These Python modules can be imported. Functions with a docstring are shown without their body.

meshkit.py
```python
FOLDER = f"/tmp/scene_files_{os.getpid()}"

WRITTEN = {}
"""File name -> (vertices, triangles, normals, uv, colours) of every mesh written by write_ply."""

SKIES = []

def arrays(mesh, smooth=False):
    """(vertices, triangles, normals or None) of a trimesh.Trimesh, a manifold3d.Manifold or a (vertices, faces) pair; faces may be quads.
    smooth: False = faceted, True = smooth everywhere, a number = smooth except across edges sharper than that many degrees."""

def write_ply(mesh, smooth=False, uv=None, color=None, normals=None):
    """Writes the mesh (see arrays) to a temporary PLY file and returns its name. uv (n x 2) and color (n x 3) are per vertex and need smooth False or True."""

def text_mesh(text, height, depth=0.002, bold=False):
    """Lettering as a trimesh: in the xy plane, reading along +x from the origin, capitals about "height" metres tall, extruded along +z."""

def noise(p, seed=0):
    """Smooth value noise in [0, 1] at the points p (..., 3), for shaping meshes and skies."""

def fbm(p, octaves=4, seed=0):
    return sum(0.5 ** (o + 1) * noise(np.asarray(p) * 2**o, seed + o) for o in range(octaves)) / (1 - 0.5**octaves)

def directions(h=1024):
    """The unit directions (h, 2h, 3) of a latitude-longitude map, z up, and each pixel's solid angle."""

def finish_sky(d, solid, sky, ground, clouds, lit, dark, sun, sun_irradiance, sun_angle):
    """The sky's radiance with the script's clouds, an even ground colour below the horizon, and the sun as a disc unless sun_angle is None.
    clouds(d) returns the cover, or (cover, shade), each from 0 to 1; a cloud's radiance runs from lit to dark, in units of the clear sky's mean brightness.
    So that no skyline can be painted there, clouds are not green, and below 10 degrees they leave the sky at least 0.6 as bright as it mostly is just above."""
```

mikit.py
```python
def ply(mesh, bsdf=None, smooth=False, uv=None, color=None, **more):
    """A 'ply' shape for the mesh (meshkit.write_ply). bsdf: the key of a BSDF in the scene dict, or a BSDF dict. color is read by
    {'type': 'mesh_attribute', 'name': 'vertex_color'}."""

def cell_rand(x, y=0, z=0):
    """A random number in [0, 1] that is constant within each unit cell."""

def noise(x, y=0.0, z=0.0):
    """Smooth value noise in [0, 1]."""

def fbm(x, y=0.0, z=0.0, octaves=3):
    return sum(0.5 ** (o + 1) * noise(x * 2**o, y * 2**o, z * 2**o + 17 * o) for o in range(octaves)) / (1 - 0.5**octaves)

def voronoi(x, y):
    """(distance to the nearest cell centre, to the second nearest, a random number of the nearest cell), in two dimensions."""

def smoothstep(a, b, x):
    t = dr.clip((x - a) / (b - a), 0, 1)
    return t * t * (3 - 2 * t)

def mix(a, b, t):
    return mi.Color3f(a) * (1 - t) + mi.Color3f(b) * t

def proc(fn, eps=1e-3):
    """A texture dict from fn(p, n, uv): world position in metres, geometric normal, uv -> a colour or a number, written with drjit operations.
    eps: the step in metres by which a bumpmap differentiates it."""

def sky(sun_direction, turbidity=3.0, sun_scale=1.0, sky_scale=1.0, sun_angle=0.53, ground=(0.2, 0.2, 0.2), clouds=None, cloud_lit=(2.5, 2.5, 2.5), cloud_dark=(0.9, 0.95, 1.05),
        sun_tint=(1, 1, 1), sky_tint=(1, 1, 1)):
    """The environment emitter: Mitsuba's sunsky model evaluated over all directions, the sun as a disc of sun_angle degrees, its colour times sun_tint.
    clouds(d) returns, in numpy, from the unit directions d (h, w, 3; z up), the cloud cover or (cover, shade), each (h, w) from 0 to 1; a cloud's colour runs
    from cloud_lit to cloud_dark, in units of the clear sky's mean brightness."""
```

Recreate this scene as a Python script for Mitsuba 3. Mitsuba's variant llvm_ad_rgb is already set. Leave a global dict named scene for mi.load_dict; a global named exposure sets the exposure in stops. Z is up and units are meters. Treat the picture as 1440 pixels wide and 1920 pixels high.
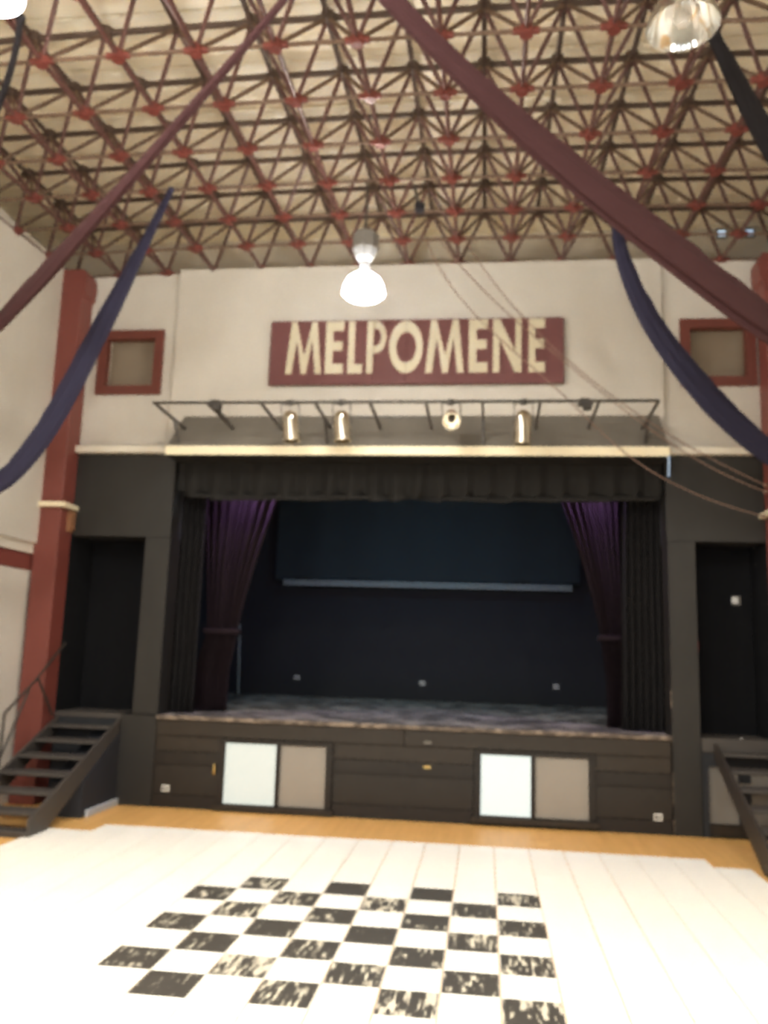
import math, random
import numpy as np
import trimesh
import mitsuba as mi
import drjit as dr
import mikit
import manifold3d as m3
from shapely.geometry import Polygon, Point, box as sbox
from shapely import affinity

T = mi.ScalarTransform4f
rng = np.random.default_rng(7)
scene, labels = {}, {}

# ------------------------------------------------------------------ camera
F_PX = 1585.54
YAW, PITCH, ROLL = 0.12238, 0.16512, 0.03163
CAM = np.array([0.0, -9.365, 1.75])
cy_, sy_, cp_, sp_ = math.cos(YAW), math.sin(YAW), math.cos(PITCH), math.sin(PITCH)
FWD = np.array([-sy_ * cp_, cy_ * cp_, sp_])
RGT0 = np.array([cy_, sy_, 0.0])
UP0 = np.cross(RGT0, FWD)
RGT = math.cos(ROLL) * RGT0 + math.sin(ROLL) * UP0
UPV = -math.sin(ROLL) * RGT0 + math.cos(ROLL) * UP0
scene['camera'] = {
    'type': 'thinlens', 'fov': 2 * math.degrees(math.atan(720 / F_PX)), 'fov_axis': 'x',
    'aperture_radius': 0.0033, 'focus_distance': 1.25, 'near_clip': 0.05, 'far_clip': 100.0,
    'to_world': T().look_at(origin=CAM.tolist(), target=(CAM + FWD).tolist(), up=UPV.tolist())}

# ------------------------------------------------------------------ light levels
GLOW = 0.42                            # how bright the glass bells of the lit lamps are next to their lenses
exposure = 0.0
LAMP = (405.0, 388.0, 350.0)          # lit high bay lamps
DAY = (6.0, 7.0, 8.0)                 # daylit window panes behind the viewer
STAGE_BLUE = (26.0, 60.0, 84.0)          # small wash lamp over the stage
PURPLE = (1250.0, 780.0, 1850.0)            # small wash lamps on the tied drapes


def in_frame(p, margin=60):
    d = np.asarray(p, float) - CAM
    z = d @ FWD
    if z < 0.2:
        return False
    x, y = 720 + F_PX * (d @ RGT) / z, 960 - F_PX * (d @ UPV) / z
    return -margin < x < 1440 + margin and -margin < y < 1920 + margin


# ------------------------------------------------------------------ materials
def mat(name, color, rough=0.6, spec=0.3, metal=0.0, **kw):
    c = color if isinstance(color, dict) else {'type': 'rgb', 'value': list(color)}
    scene['mat_' + name] = {'type': 'twosided', 'bsdf': {'type': 'principled', 'base_color': c, 'roughness': rough, 'specular': spec, 'metallic': metal, **kw}}
    return 'mat_' + name


def tex_plaster(p, n, uv):
    v = mikit.fbm(p.x * 1.3 + 5, p.y * 1.3, p.z * 1.3, 4)
    s = mikit.fbm(p.x * 9 + p.y * 9, p.z * 1.1, 3.0, 3)
    return mikit.mix((0.575, 0.54, 0.485), (0.51, 0.48, 0.43), 0.55 * v + 0.3 * s)


def tex_wood(p, n, uv):
    g = mikit.fbm(p.x * 22, p.y * 1.2, 0.0, 4)
    f = mikit.noise(p.x * 90, p.y * 5, 2.0)
    return mikit.mix((0.70, 0.40, 0.135), (0.56, 0.31, 0.095), 0.7 * g + 0.25 * f)


def tex_white_floor(p, n, uv):
    g = mikit.fbm(p.x * 3, p.y * 1.4, 0.0, 4)
    k = mikit.cell_rand(dr.floor((p.x - 0.415) / 0.3138), 3.0, 0.0)
    return mikit.mix((0.88, 0.855, 0.79), (0.84, 0.81, 0.73), 0.5 * g + 0.35 * k)


def tex_dark_square(p, n, uv):
    cx, cyy = dr.floor((p.x + 2.094) / 0.3138), dr.floor((p.y + 2.62) / 0.331)
    w = mikit.cell_rand(cx, cyy, 5.0)
    s = mikit.fbm(p.x * 55, p.y * 11, w * 20, 4)
    b = mikit.fbm(p.x * 9, p.y * 6, 4.0 + w * 9, 3)
    t = mikit.smoothstep(0.56, 0.72, s * 0.72 + b * 0.30 + (w - 0.5) * 0.17)
    return mikit.mix((0.050, 0.045, 0.040), (0.62, 0.57, 0.46), t)


def tex_stage_floor(p, n, uv):
    a = mikit.fbm(p.x * 5, p.y * 5, 0.0, 5)
    return mikit.mix((0.055, 0.05, 0.045), (0.22, 0.20, 0.18), mikit.smoothstep(0.35, 0.75, a))


def tex_nosing(p, n, uv):
    a = mikit.fbm(p.x * 14, p.z * 30, 0.0, 4)
    return mikit.mix((0.08, 0.063, 0.05), (0.24, 0.19, 0.145), mikit.smoothstep(0.35, 0.7, a))


def tex_hood(p, n, uv):
    a = mikit.fbm(p.x * 4.5, p.z * 1.2, 0.0, 4)
    b = mikit.fbm(p.x * 1.1, p.z * 2, 9.0, 3)
    return mikit.mix((0.105, 0.095, 0.082), (0.175, 0.16, 0.138), 0.6 * a + 0.4 * b)


def tex_black_paint(p, n, uv):
    a = mikit.fbm(p.x * 2.2 + p.y * 2, p.z * 1.5, 0.0, 4)
    return mikit.mix((0.0085, 0.0082, 0.0078), (0.0150, 0.0140, 0.0130), a)


def tex_deck(p, n, uv):
    a = mikit.fbm(p.x * 0.8, p.y * 5, 0.0, 4)
    k = mikit.cell_rand(dr.floor(p.y / 0.3375), dr.floor(p.x / 2.4), 1.0)
    return mikit.mix((0.90, 0.82, 0.65), (0.83, 0.75, 0.57), 0.6 * a + 0.4 * k)


PLASTER = mat('plaster', mikit.proc(tex_plaster), 0.85, 0.2)
PLASTER_GREY = mat('plaster_grey', (0.60, 0.555, 0.48), 0.9, 0.2)
WOOD = mat('floor_wood', mikit.proc(tex_wood), 0.42, 0.4)
WHITE_FLOOR = mat('floor_white', mikit.proc(tex_white_floor), 0.45, 0.4)
DARK_SQ = mat('dark_square', mikit.proc(tex_dark_square), 0.5, 0.3)
LIGHT_SQ = mat('light_square', (0.87, 0.845, 0.78), 0.45, 0.4)
STAGE_FLOOR = mat('stage_floor', mikit.proc(tex_stage_floor), 0.6, 0.4)
NOSING = mat('nosing', mikit.proc(tex_nosing), 0.6, 0.3)
HOOD = mat('hood_concrete', mikit.proc(tex_hood), 0.9, 0.2)
BLACK = mat('black_paint', mikit.proc(tex_black_paint), 0.55, 0.35)
BLACK_DEEP = mat('black_deep', (0.019, 0.021, 0.025), 0.8, 0.2)
BLACK_CLOTH = mat('black_cloth', (0.0085, 0.0082, 0.009), 0.95, 0.1, sheen=0.25)
MAROON_DRAPE = mat('maroon_drape', (0.0105, 0.0062, 0.0085), 0.9, 0.15, sheen=0.4)
VALANCE = mat('valance_cloth', (0.015, 0.0145, 0.014), 0.9, 0.15, sheen=0.3)
DECK = mat('roof_deck', mikit.proc(tex_deck), 0.8, 0.2)
RED_NODE = mat('red_node', (0.095, 0.018, 0.013), 0.5, 0.4)
ROD = mat('rod_red', (0.056, 0.020, 0.016), 0.45, 0.4)
ROD_BROWN = mat('rod_brown', (0.085, 0.050, 0.032), 0.5, 0.4)
TOP_ROD = mat('rod_dark', (0.036, 0.021, 0.015), 0.5, 0.4)
RED_PAINT = mat('red_paint', (0.135, 0.036, 0.029), 0.5, 0.35)
RED_FRAME = mat('red_frame', (0.095, 0.023, 0.016), 0.5, 0.35)
CREAM = mat('cream_paint', (0.78, 0.70, 0.50), 0.5, 0.35)
WHITE_TRIM = mat('white_trim', (0.74, 0.70, 0.60), 0.6, 0.3)
MAROON_CLOTH = mat('maroon_cloth', (0.042, 0.018, 0.020), 0.9, 0.15, sheen=0.3)
NAVY_CLOTH = mat('navy_cloth', (0.019, 0.018, 0.036), 0.9, 0.15, sheen=0.3)
DUSK_CLOTH = mat('dusk_cloth', (0.0065, 0.0055, 0.0065), 0.9, 0.15, sheen=0.3)
SIGN_BOARD = mat('sign_board', (0.105, 0.037, 0.037), 0.6, 0.3)
SIGN_LETTER = mat('sign_letter', (0.55, 0.495, 0.36), 0.6, 0.3)
IRON = mat('dark_iron', (0.028, 0.024, 0.021), 0.5, 0.4)
STEP_IRON = mat('step_iron', (0.042, 0.038, 0.036), 0.5, 0.4)
NAVY_PANEL = mat('navy_panel', (0.016, 0.018, 0.024), 0.6, 0.3)
GREY_METAL = mat('grey_metal', (0.145, 0.137, 0.125), 0.5, 0.4)
CHROME = mat('chrome', (0.90, 0.82, 0.66), 0.16, 0.5, 1.0)
ALU = mat('aluminium', (0.80, 0.81, 0.80), 0.10, 0.5, 1.0)
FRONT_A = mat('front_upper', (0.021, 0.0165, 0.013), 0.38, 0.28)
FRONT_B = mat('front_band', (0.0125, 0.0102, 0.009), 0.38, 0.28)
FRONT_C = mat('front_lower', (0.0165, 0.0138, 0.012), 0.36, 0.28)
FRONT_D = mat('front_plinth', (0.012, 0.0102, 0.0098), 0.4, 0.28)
FROST_GREY = mat('frosted_grey', (0.25, 0.228, 0.2), 0.4, 0.5)
WINDOW_GLASS = mat('dark_glass', (0.16, 0.125, 0.09), 0.12, 0.5)
PALE = mat('pale_plastic', (0.75, 0.74, 0.70), 0.4, 0.4)
PALE_BLUE = mat('pale_blue_board', (0.40, 0.43, 0.47), 0.5, 0.4)
BRASS = mat('brass', (0.78, 0.56, 0.22), 0.25, 0.5, 1.0)
mat('corbel_brown', (0.19, 0.09, 0.045), 0.6, 0.3)
ROPE = mat('rope_brown', (0.20, 0.13, 0.10), 0.9, 0.2)
RED_CLOTH = mat('red_cloth', (0.22, 0.030, 0.030), 0.9, 0.2)
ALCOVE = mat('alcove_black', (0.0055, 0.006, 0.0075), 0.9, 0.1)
BACKDROP = mat('backdrop', (0.028, 0.037, 0.042), 0.95, 0.1)
BATTEN = mat('batten_grey', (0.20, 0.24, 0.24), 0.5, 0.4)
GREY_PANEL = mat('grey_panel', (0.16, 0.15, 0.135), 0.6, 0.3)
scene['mat_lens'] = {'type': 'thindielectric', 'int_ior': 1.5}


# ------------------------------------------------------------------ mesh helpers
def bx(x0, x1, y0, y1, z0, z1, c=0.0):
    """A box, its edges chamfered by c."""
    if c <= 0:
        m = trimesh.creation.box((x1 - x0, y1 - y0, z1 - z0))
        m.apply_translation(((x0 + x1) / 2, (y0 + y1) / 2, (z0 + z1) / 2))
        return m
    pts = []
    for sx in (0, 1):
        for s_y in (0, 1):
            for sz in (0, 1):
                p = np.array([(x0, x1)[sx], (y0, y1)[s_y], (z0, z1)[sz]])
                i = np.array([1 - 2 * sx, 1 - 2 * s_y, 1 - 2 * sz]) * c
                for a in range(3):
                    q = p + i
                    q[a] = p[a]
                    pts.append(q)
    return trimesh.convex.convex_hull(np.array(pts))


def cat(*ms):
    return trimesh.util.concatenate([m for m in ms])


def lathe(profile, loc=(0, 0, 0), n=32):
    m = trimesh.creation.revolve(np.array(profile, float), sections=n)
    m.apply_translation(loc)
    return m


def tube(pts, r, n=10, squash=None):
    """A swept tube along pts with closed ends."""
    p = np.asarray(pts, float)
    t = np.gradient(p, axis=0)
    t /= np.linalg.norm(t, axis=1, keepdims=True)
    ref = np.array([0, 0, 1.0])
    a = np.cross(t, ref)
    bad = np.linalg.norm(a, axis=1) < 0.05
    a[bad] = np.cross(t[bad], [1.0, 0, 0])
    a /= np.linalg.norm(a, axis=1, keepdims=True)
    b = np.cross(a, t)
    ang = np.arange(n) * 2 * np.pi / n
    r = np.broadcast_to(np.asarray(r, float), (len(p),))
    v = p[:, None] + r[:, None, None] * (np.cos(ang)[None, :, None] * a[:, None] + np.sin(ang)[None, :, None] * b[:, None])
    return skin(v)


def skin(v):
    """Closes a (rows, ring, 3) grid of rings into a solid."""
    k, n = v.shape[:2]
    i, j = np.meshgrid(np.arange(k - 1), np.arange(n), indexing='ij')
    q = np.stack([i * n + j, i * n + (j + 1) % n, (i + 1) * n + (j + 1) % n, (i + 1) * n + j], -1).reshape(-1, 4)
    f = np.vstack([q[:, [0, 2, 1]], q[:, [0, 3, 2]]])
    verts = np.vstack([v.reshape(-1, 3), v[0].mean(0), v[-1].mean(0)])
    jj = np.arange(n)
    c0 = np.stack([np.full(n, k * n), jj, (jj + 1) % n], 1)
    c1 = np.stack([np.full(n, k * n + 1), (k - 1) * n + (jj + 1) % n, (k - 1) * n + jj], 1)
    m = trimesh.Trimesh(verts, np.vstack([f, c0, c1]), process=False)
    if m.volume < 0:
        m.invert()
    return m


def prism(poly, depth, axis='y'):
    """Extrudes a shapely polygon; axis y: drawn in x and z, axis x: drawn in y and z."""
    m = trimesh.creation.extrude_polygon(poly, depth)
    v = m.vertices.copy()
    if axis == 'y':
        m.vertices = np.stack([v[:, 0], v[:, 2], v[:, 1]], 1)
    elif axis == 'x':
        m.vertices = np.stack([v[:, 2], v[:, 0], v[:, 1]], 1)
    m.fix_normals()
    return m


def bar(p, q, w, h=None):
    """A straight square bar from p to q."""
    p, q = np.asarray(p, float), np.asarray(q, float)
    h = h or w
    t = (q - p) / np.linalg.norm(q - p)
    a = np.cross(t, [0, 0, 1.0])
    if np.linalg.norm(a) < 0.05:
        a = np.array([1.0, 0, 0])
    a /= np.linalg.norm(a)
    b = np.cross(a, t)
    pts = [e + s * a * w / 2 + u * b * h / 2 for e in (p, q) for s in (-1, 1) for u in (-1, 1)]
    return trimesh.convex.convex_hull(np.array(pts))


# ------------------------------------------------------------------ scene helpers
count = {}


def numbered(key):
    count[key] = count.get(key, 0) + 1
    return key if count[key] == 1 else f'{key}_{count[key] - 1:03d}'


def tag(key, label, category, group=None):
    labels[key] = {'label': label, 'category': category}
    if group:
        labels[key]['group'] = group


def thing(name, label, category, group=None):
    key = numbered(name)
    tag(key, label, category, group)
    return key


def obj(name, mesh, material, parent=None, smooth=False, label=None, to_world=None, **kw):
    key = numbered(parent + '__' + name if parent else name)
    d = dict(mesh) if isinstance(mesh, dict) else mikit.ply(mesh, material, smooth=smooth, **kw)
    if to_world is not None:
        d['to_world'] = to_world
    scene[key] = d
    if label:
        labels[key] = {'label': label}
    return key


def struct(name, mesh, material, label, category, parent=None, **kw):
    key = obj(name, mesh, material, parent, **kw)
    if not parent:
        labels[key] = {'label': label, 'category': category, 'kind': 'structure'}
    return key


def struct_root(name, label, category):
    key = numbered(name)
    labels[key] = {'label': label, 'category': category, 'kind': 'structure'}
    return key


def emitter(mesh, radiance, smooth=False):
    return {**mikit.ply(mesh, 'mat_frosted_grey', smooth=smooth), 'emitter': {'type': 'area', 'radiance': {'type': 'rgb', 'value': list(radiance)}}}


# =================================================================== the room
XL, XR = -5.12, 3.32          # side walls
YB = -14.0                    # wall behind the viewer
ZDECK = lambda y: 6.89 + 0.0628 * y

# ---- floor: tan boards, white boards over them
fl = struct_root('floor', 'tan wooden hall floor with long white boards laid over its middle', 'floor')
obj('base', bx(XL - 0.4, XR + 0.3, YB, 0.0, -0.12, 0.0), WOOD, fl, label='glossy tan wooden floor along the stage')
P0, PW = 0.415, 0.3138
plank_cache = {}
for k in range(-15, 7):
    x0, x1 = P0 + (k - 1) * PW, P0 + k * PW
    x0, x1 = max(x0, -4.13), min(x1, 2.36)
    if x1 - x0 < 0.05:
        continue
    ye = -1.06
    if x0 < -3.86:
        ye = -1.36
    if x1 > 2.12:
        ye = -1.36
    if x0 > 2.25:
        ye = -1.55
    obj('plank', bx(x0 + 0.003, x1 - 0.003, YB + 0.3, ye - 0.02 * rng.random(), 0.0005, 0.014, 0.003), WHITE_FLOOR, fl)

# ---- front wall: white plaster over black
wf = struct_root('wall_front', 'cream plaster wall above the black stage opening', 'wall')
obj('upper_panel', bx(-3.74, 1.935, -0.05, 0.2, 4.07, 6.285, 0.004), PLASTER, wf)


def holed(x0, x1, z0, z1, hx0, hx1, hz0, hz1, y0, y1):
    return prism(sbox(x0, z0, x1, z1).difference(sbox(hx0, hz0, hx1, hz1)), y1 - y0, 'y').apply_translation((0, y0, 0))


obj('side_panel', holed(-5.3, -3.742, 4.07, 6.26, -4.60, -3.98, 4.80, 5.43, 0.0, 0.2), PLASTER, wf)
obj('side_panel', holed(1.937, 3.3, 4.07, 6.26, 2.21, 2.86, 4.86, 5.46, 0.0, 0.2), PLASTER, wf)
obj('cornice', bx(-4.9, -3.60, -0.10, 0.2, 3.985, 4.065, 0.006), WHITE_TRIM, wf)
obj('cornice', bx(1.89, 3.2, -0.10, 0.2, 3.985, 4.065, 0.006), WHITE_TRIM, wf)
obj('top_ledge', bx(-5.8, 4.0, 0.2, 0.75, 6.10, 6.24), PLASTER_GREY, wf)
obj('attic_wall', bx(-5.9, 4.1, 0.5, 0.7, 6.2, 7.3), PLASTER_GREY, wf)
obj('black_header', bx(-4.95, -3.64, 0.0, 0.25, 3.0, 3.99), BLACK, wf, label='black painted wall over the left alcove')
obj('black_header', bx(1.94, 3.1, 0.0, 0.25, 3.04, 3.99), BLACK, wf, label='black painted wall over the right alcove')
for sx in ((2.19, 6.83), (2.78, 6.80), (3.06, 6.80)):
    pass

# ---- left wall
wl = struct_root('wall_left', 'cream plaster side wall with a dark red band on the left', 'wall')
obj('upper_cladding', bx(XL - 0.2, XL + 0.02, YB, -0.02, 2.86, 6.24, 0.004), PLASTER, wl)
obj('sill', bx(XL - 0.24, XL - 0.02, YB, -0.02, 2.745, 2.859), PLASTER_GREY, wl, label='grey strip under the upper plaster')
obj('lower_panel', bx(XL - 0.3, XL - 0.06, YB, -0.02, 0.0, 2.555), PLASTER, wl)
obj('band', bx(XL - 0.3, XL - 0.045, YB, -0.02, 2.556, 2.744, 0.004), RED_PAINT, wl, label='dark red painted beam band')
obj('attic', bx(-6.0, -5.85, YB, 0.7, 6.0, 7.3), PLASTER, wl)
obj('attic_ledge', bx(-5.85, XL - 0.201, YB, -0.02, 6.0, 6.2), PLASTER_GREY, wl)

# ---- right wall and the wall behind the viewer
wr = struct_root('wall_right', 'cream plaster side wall on the right behind the red column', 'wall')
obj('upper_panel', bx(XR - 0.02, XR + 0.2, YB, -0.02, 2.75, 7.3), PLASTER, wr)
obj('lower_panel', bx(XR + 0.02, XR + 0.2, YB, -0.02, 0.0, 2.56), PLASTER, wr)
obj('band', bx(XR, XR + 0.2, YB, -0.02, 2.561, 2.749), RED_PAINT, wr)
back_holes = [(-4.3, -3.0), (-1.75, -0.15), (1.1, 2.5)]
poly = sbox(XL - 0.9, 0.0, XR + 0.8, 6.3)
for a, b in back_holes:
    poly = poly.difference(sbox(a, 2.2, b, 4.6))
struct('wall_back', prism(poly, 0.25, 'y').apply_translation((0, YB - 0.25, 0)), PLASTER, 'cream plaster wall at the far end of the hall behind the viewer', 'wall')
for a, b in back_holes:
    w = struct_root('window_%d' % (5 + back_holes.index((a, b))), 'tall daylit window in the end wall behind the viewer, number %d from its left' % (1 + back_holes.index((a, b))), 'window')
    obj('frame', cat(bx(a, b, YB - 0.2, YB - 0.05, 2.2, 2.27), bx(a, b, YB - 0.2, YB - 0.05, 4.53, 4.6), bx(a, a + 0.07, YB - 0.2, YB - 0.05, 2.27, 4.53), bx(b - 0.07, b, YB - 0.2, YB - 0.05, 2.27, 4.53), bx((a + b) / 2 - 0.04, (a + b) / 2 + 0.04, YB - 0.2, YB - 0.05, 2.27, 4.53)), RED_FRAME, w)
    for u0, u1 in ((a + 0.07, (a + b) / 2 - 0.04), ((a + b) / 2 + 0.04, b - 0.07)):
        scene[numbered(w + '__pane')] = emitter(bx(u0, u1, YB - 0.14, YB - 0.12, 2.27, 4.53), DAY)

# ---- roof deck in strips that run across the hall
ce = struct_root('ceiling', 'pale tan roof deck of long boards above the steel frame', 'ceiling')
pitch = 0.3375
for k in range(44):
    y1 = 0.675 - k * pitch
    y0 = y1 - pitch + 0.012
    m = bx(-6.2, 4.3, y0, y1, 0.0, 0.08, 0.012)
    mm = m.vertices.copy()
    mm[:, 2] += ZDECK(mm[:, 1]) + (0.008 if k % 2 else 0.0)
    m.vertices = mm
    obj('board', m, DECK, ce)
obj('backing', trimesh.convex.convex_hull(np.array([[x, y, ZDECK(y) + h] for x in (-6.4, 4.5) for y in (0.9, YB - 0.4) for h in (0.1, 0.2)])), TOP_ROD, ce)

# ---- upper windows with dark red frames
for wx0, wx1, z0, z1, lab, n in ((-4.70, -3.89, 4.715, 5.515, 'square window with a dark red frame left of the sign', 1), (2.13, 2.94, 4.775, 5.55, 'square window with a dark red frame right of the sign', 2)):
    w = struct_root('window_%d' % n, lab, 'window')
    fr = 0.105
    m = sbox(wx0, z0, wx1, z1).difference(sbox(wx0 + fr, z0 + fr, wx1 - fr, z1 - fr))
    obj('frame', prism(m, 0.11, 'y').apply_translation((0, -0.045, 0)), RED_FRAME, w)
    obj('pane', bx(wx0 + fr - 0.02, wx1 - fr + 0.02, 0.105, 0.125, z0 + fr - 0.02, z1 - fr + 0.02), WINDOW_GLASS, w)

# ---- concrete hood and its bright cream fascia over the stage
hd = thing('hood', 'sloping grey concrete hood with a cream front edge over the stage opening', 'hood')
hp = Polygon([(-0.051, 4.43), (-0.40, 3.985), (-0.40, 3.90), (-0.051, 3.90)])
hv = np.array([[x, y, z] for y, z, xa, xb in ((-0.051, 4.43, -3.55, 1.87), (-0.40, 3.99, -3.60, 1.90), (-0.40, 3.90, -3.60, 1.90), (-0.051, 3.90, -3.60, 1.90)) for x in (xa, xb)])
obj('slope', trimesh.convex.convex_hull(hv), HOOD, hd, label='stained grey concrete slope')
obj('fascia', bx(-3.61, 1.905, -0.43, -0.402, 3.878, 3.985, 0.006), CREAM, hd, label='bright cream front edge')

obj('soffit', bx(-3.60, 1.90, -0.401, -0.005, 3.882, 3.899), BLACK, hd, label='black painted underside')
# ---- clerestory gaps at the top right
for i, (x, z) in enumerate(((2.19, 6.86), (2.76, 6.84), (3.08, 6.84))):
    k = thing('roof_light', 'small pale blue daylit vent under the roof, %s of three at the upper right' % ('leftmost', 'middle', 'rightmost')[i], 'vent', 'daylit vents under the roof')
    obj('frame', prism(sbox(x - 0.06, z - 0.06, x + 0.06, z + 0.05).difference(sbox(x - 0.045, z - 0.045, x + 0.045, z + 0.035)), 0.03, 'y').apply_translation((0, 0.468, 0)), GREY_METAL, k)
    scene[k + '__pane'] = emitter(bx(x - 0.045, x + 0.045, 0.48, 0.495, z - 0.045, z + 0.035), ((0.18, 0.25, 0.36), (0.55, 0.75, 0.95), (0.35, 0.5, 0.7))[i])

# =================================================================== columns and piers
for s in (-1, 1):
    lab = 'left' if s < 0 else 'right'
    xi = -4.85 if s < 0 else 2.965
    xo = xi + 0.29 * s
    k = thing('column', 'dark red painted square column at the %s end of the stage wall' % lab, 'column')
    a, b = sorted((xi, xo))
    obj('shaft', bx(a, b, -0.30, -0.001, 0.0, 6.20, 0.008), RED_PAINT, k)
    g = Polygon([(xi, 5.86), (xi - s * 0.035, 5.90), (xi - s * 0.045, 6.05), (xi - s * 0.035, 6.14), (xi, 6.20)])
    obj('bracket', prism(g, 0.29, 'y').apply_translation((0, -0.30, 0)), RED_PAINT, k)
    led = cat(bx(min(xi - s * 0.05, xo), max(xi - s * 0.05, xo), -0.36, -0.301, 3.285, 3.345, 0.006), bx(min(xi, xi - s * 0.07), max(xi, xi - s * 0.07), -0.36, -0.01, 3.285, 3.345, 0.006))
    obj('ledge', led, CREAM, k, label='cream ledge round the column')
    if s < 0:
        obj('corbel', prism(Polygon([(xi, 3.27), (xi + 0.055, 3.27), (xi + 0.055, 3.06), (xi + 0.02, 3.02), (xi, 3.03)]), 0.10, 'y').apply_translation((0, -0.14, 0)), 'mat_corbel_brown', k, label='small brown corbel')

pl = thing('pier', 'black painted pier on the left side of the stage opening', 'pillar')
obj('shaft', bx(-3.94, -3.64, 0.0, 0.35, 0.985, 3.0, 0.006), BLACK, pl)
obj('base', bx(-4.06, -3.64, -0.004, 0.35, 0.0, 0.98, 0.006), BLACK, pl)
pr_ = thing('pier', 'black painted pier on the right side of the stage opening', 'pillar')
obj('shaft', bx(1.945, 2.235, -0.004, 0.35, 0.0, 3.04, 0.006), BLACK, pr_)
for z0, z1 in ((0.03, 0.16), (0.30, 0.62), (0.93, 1.0), (1.28, 1.46)):
    obj('edge_wear', bx(1.941, 1.948, -0.0065, 0.0, z0, z1), NOSING, pr_, label='worn pale corner edge')

# =================================================================== stage
st = thing('stage', 'raised dark stage with a worn pale front edge', 'stage')
deck_poly = sbox(-3.638, 0.04, 1.934, 0.362).union(sbox(-3.84, 0.36, 2.13, 1.65)).union(sbox(-4.7, 1.62, 3.0, 5.1))
obj('deck', trimesh.creation.extrude_polygon(deck_poly, 0.055).apply_translation((0, 0, 0.93)), STAGE_FLOOR, st)
obj('nosing', bx(-3.638, 1.934, -0.035, 0.039, 0.945, 0.99, 0.008), NOSING, st, label='worn pale stage edge')
W3, W4 = (-2.90, -1.63), (-0.10, 1.16)       # frames of the two low windows
spans = [(-3.638, W3[0] - 0.005), (W3[1] + 0.005, W4[0] - 0.005), (W4[1] + 0.005, 1.934)]
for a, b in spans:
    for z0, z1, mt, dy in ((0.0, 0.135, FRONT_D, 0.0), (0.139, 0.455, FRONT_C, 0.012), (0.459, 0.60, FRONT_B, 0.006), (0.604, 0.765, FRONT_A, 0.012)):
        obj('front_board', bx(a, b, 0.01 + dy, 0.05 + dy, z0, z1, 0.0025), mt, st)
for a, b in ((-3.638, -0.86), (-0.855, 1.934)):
    obj('top_rail', bx(a, b, 0.008, 0.05, 0.77, 0.943, 0.004), FRONT_A, st)
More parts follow.
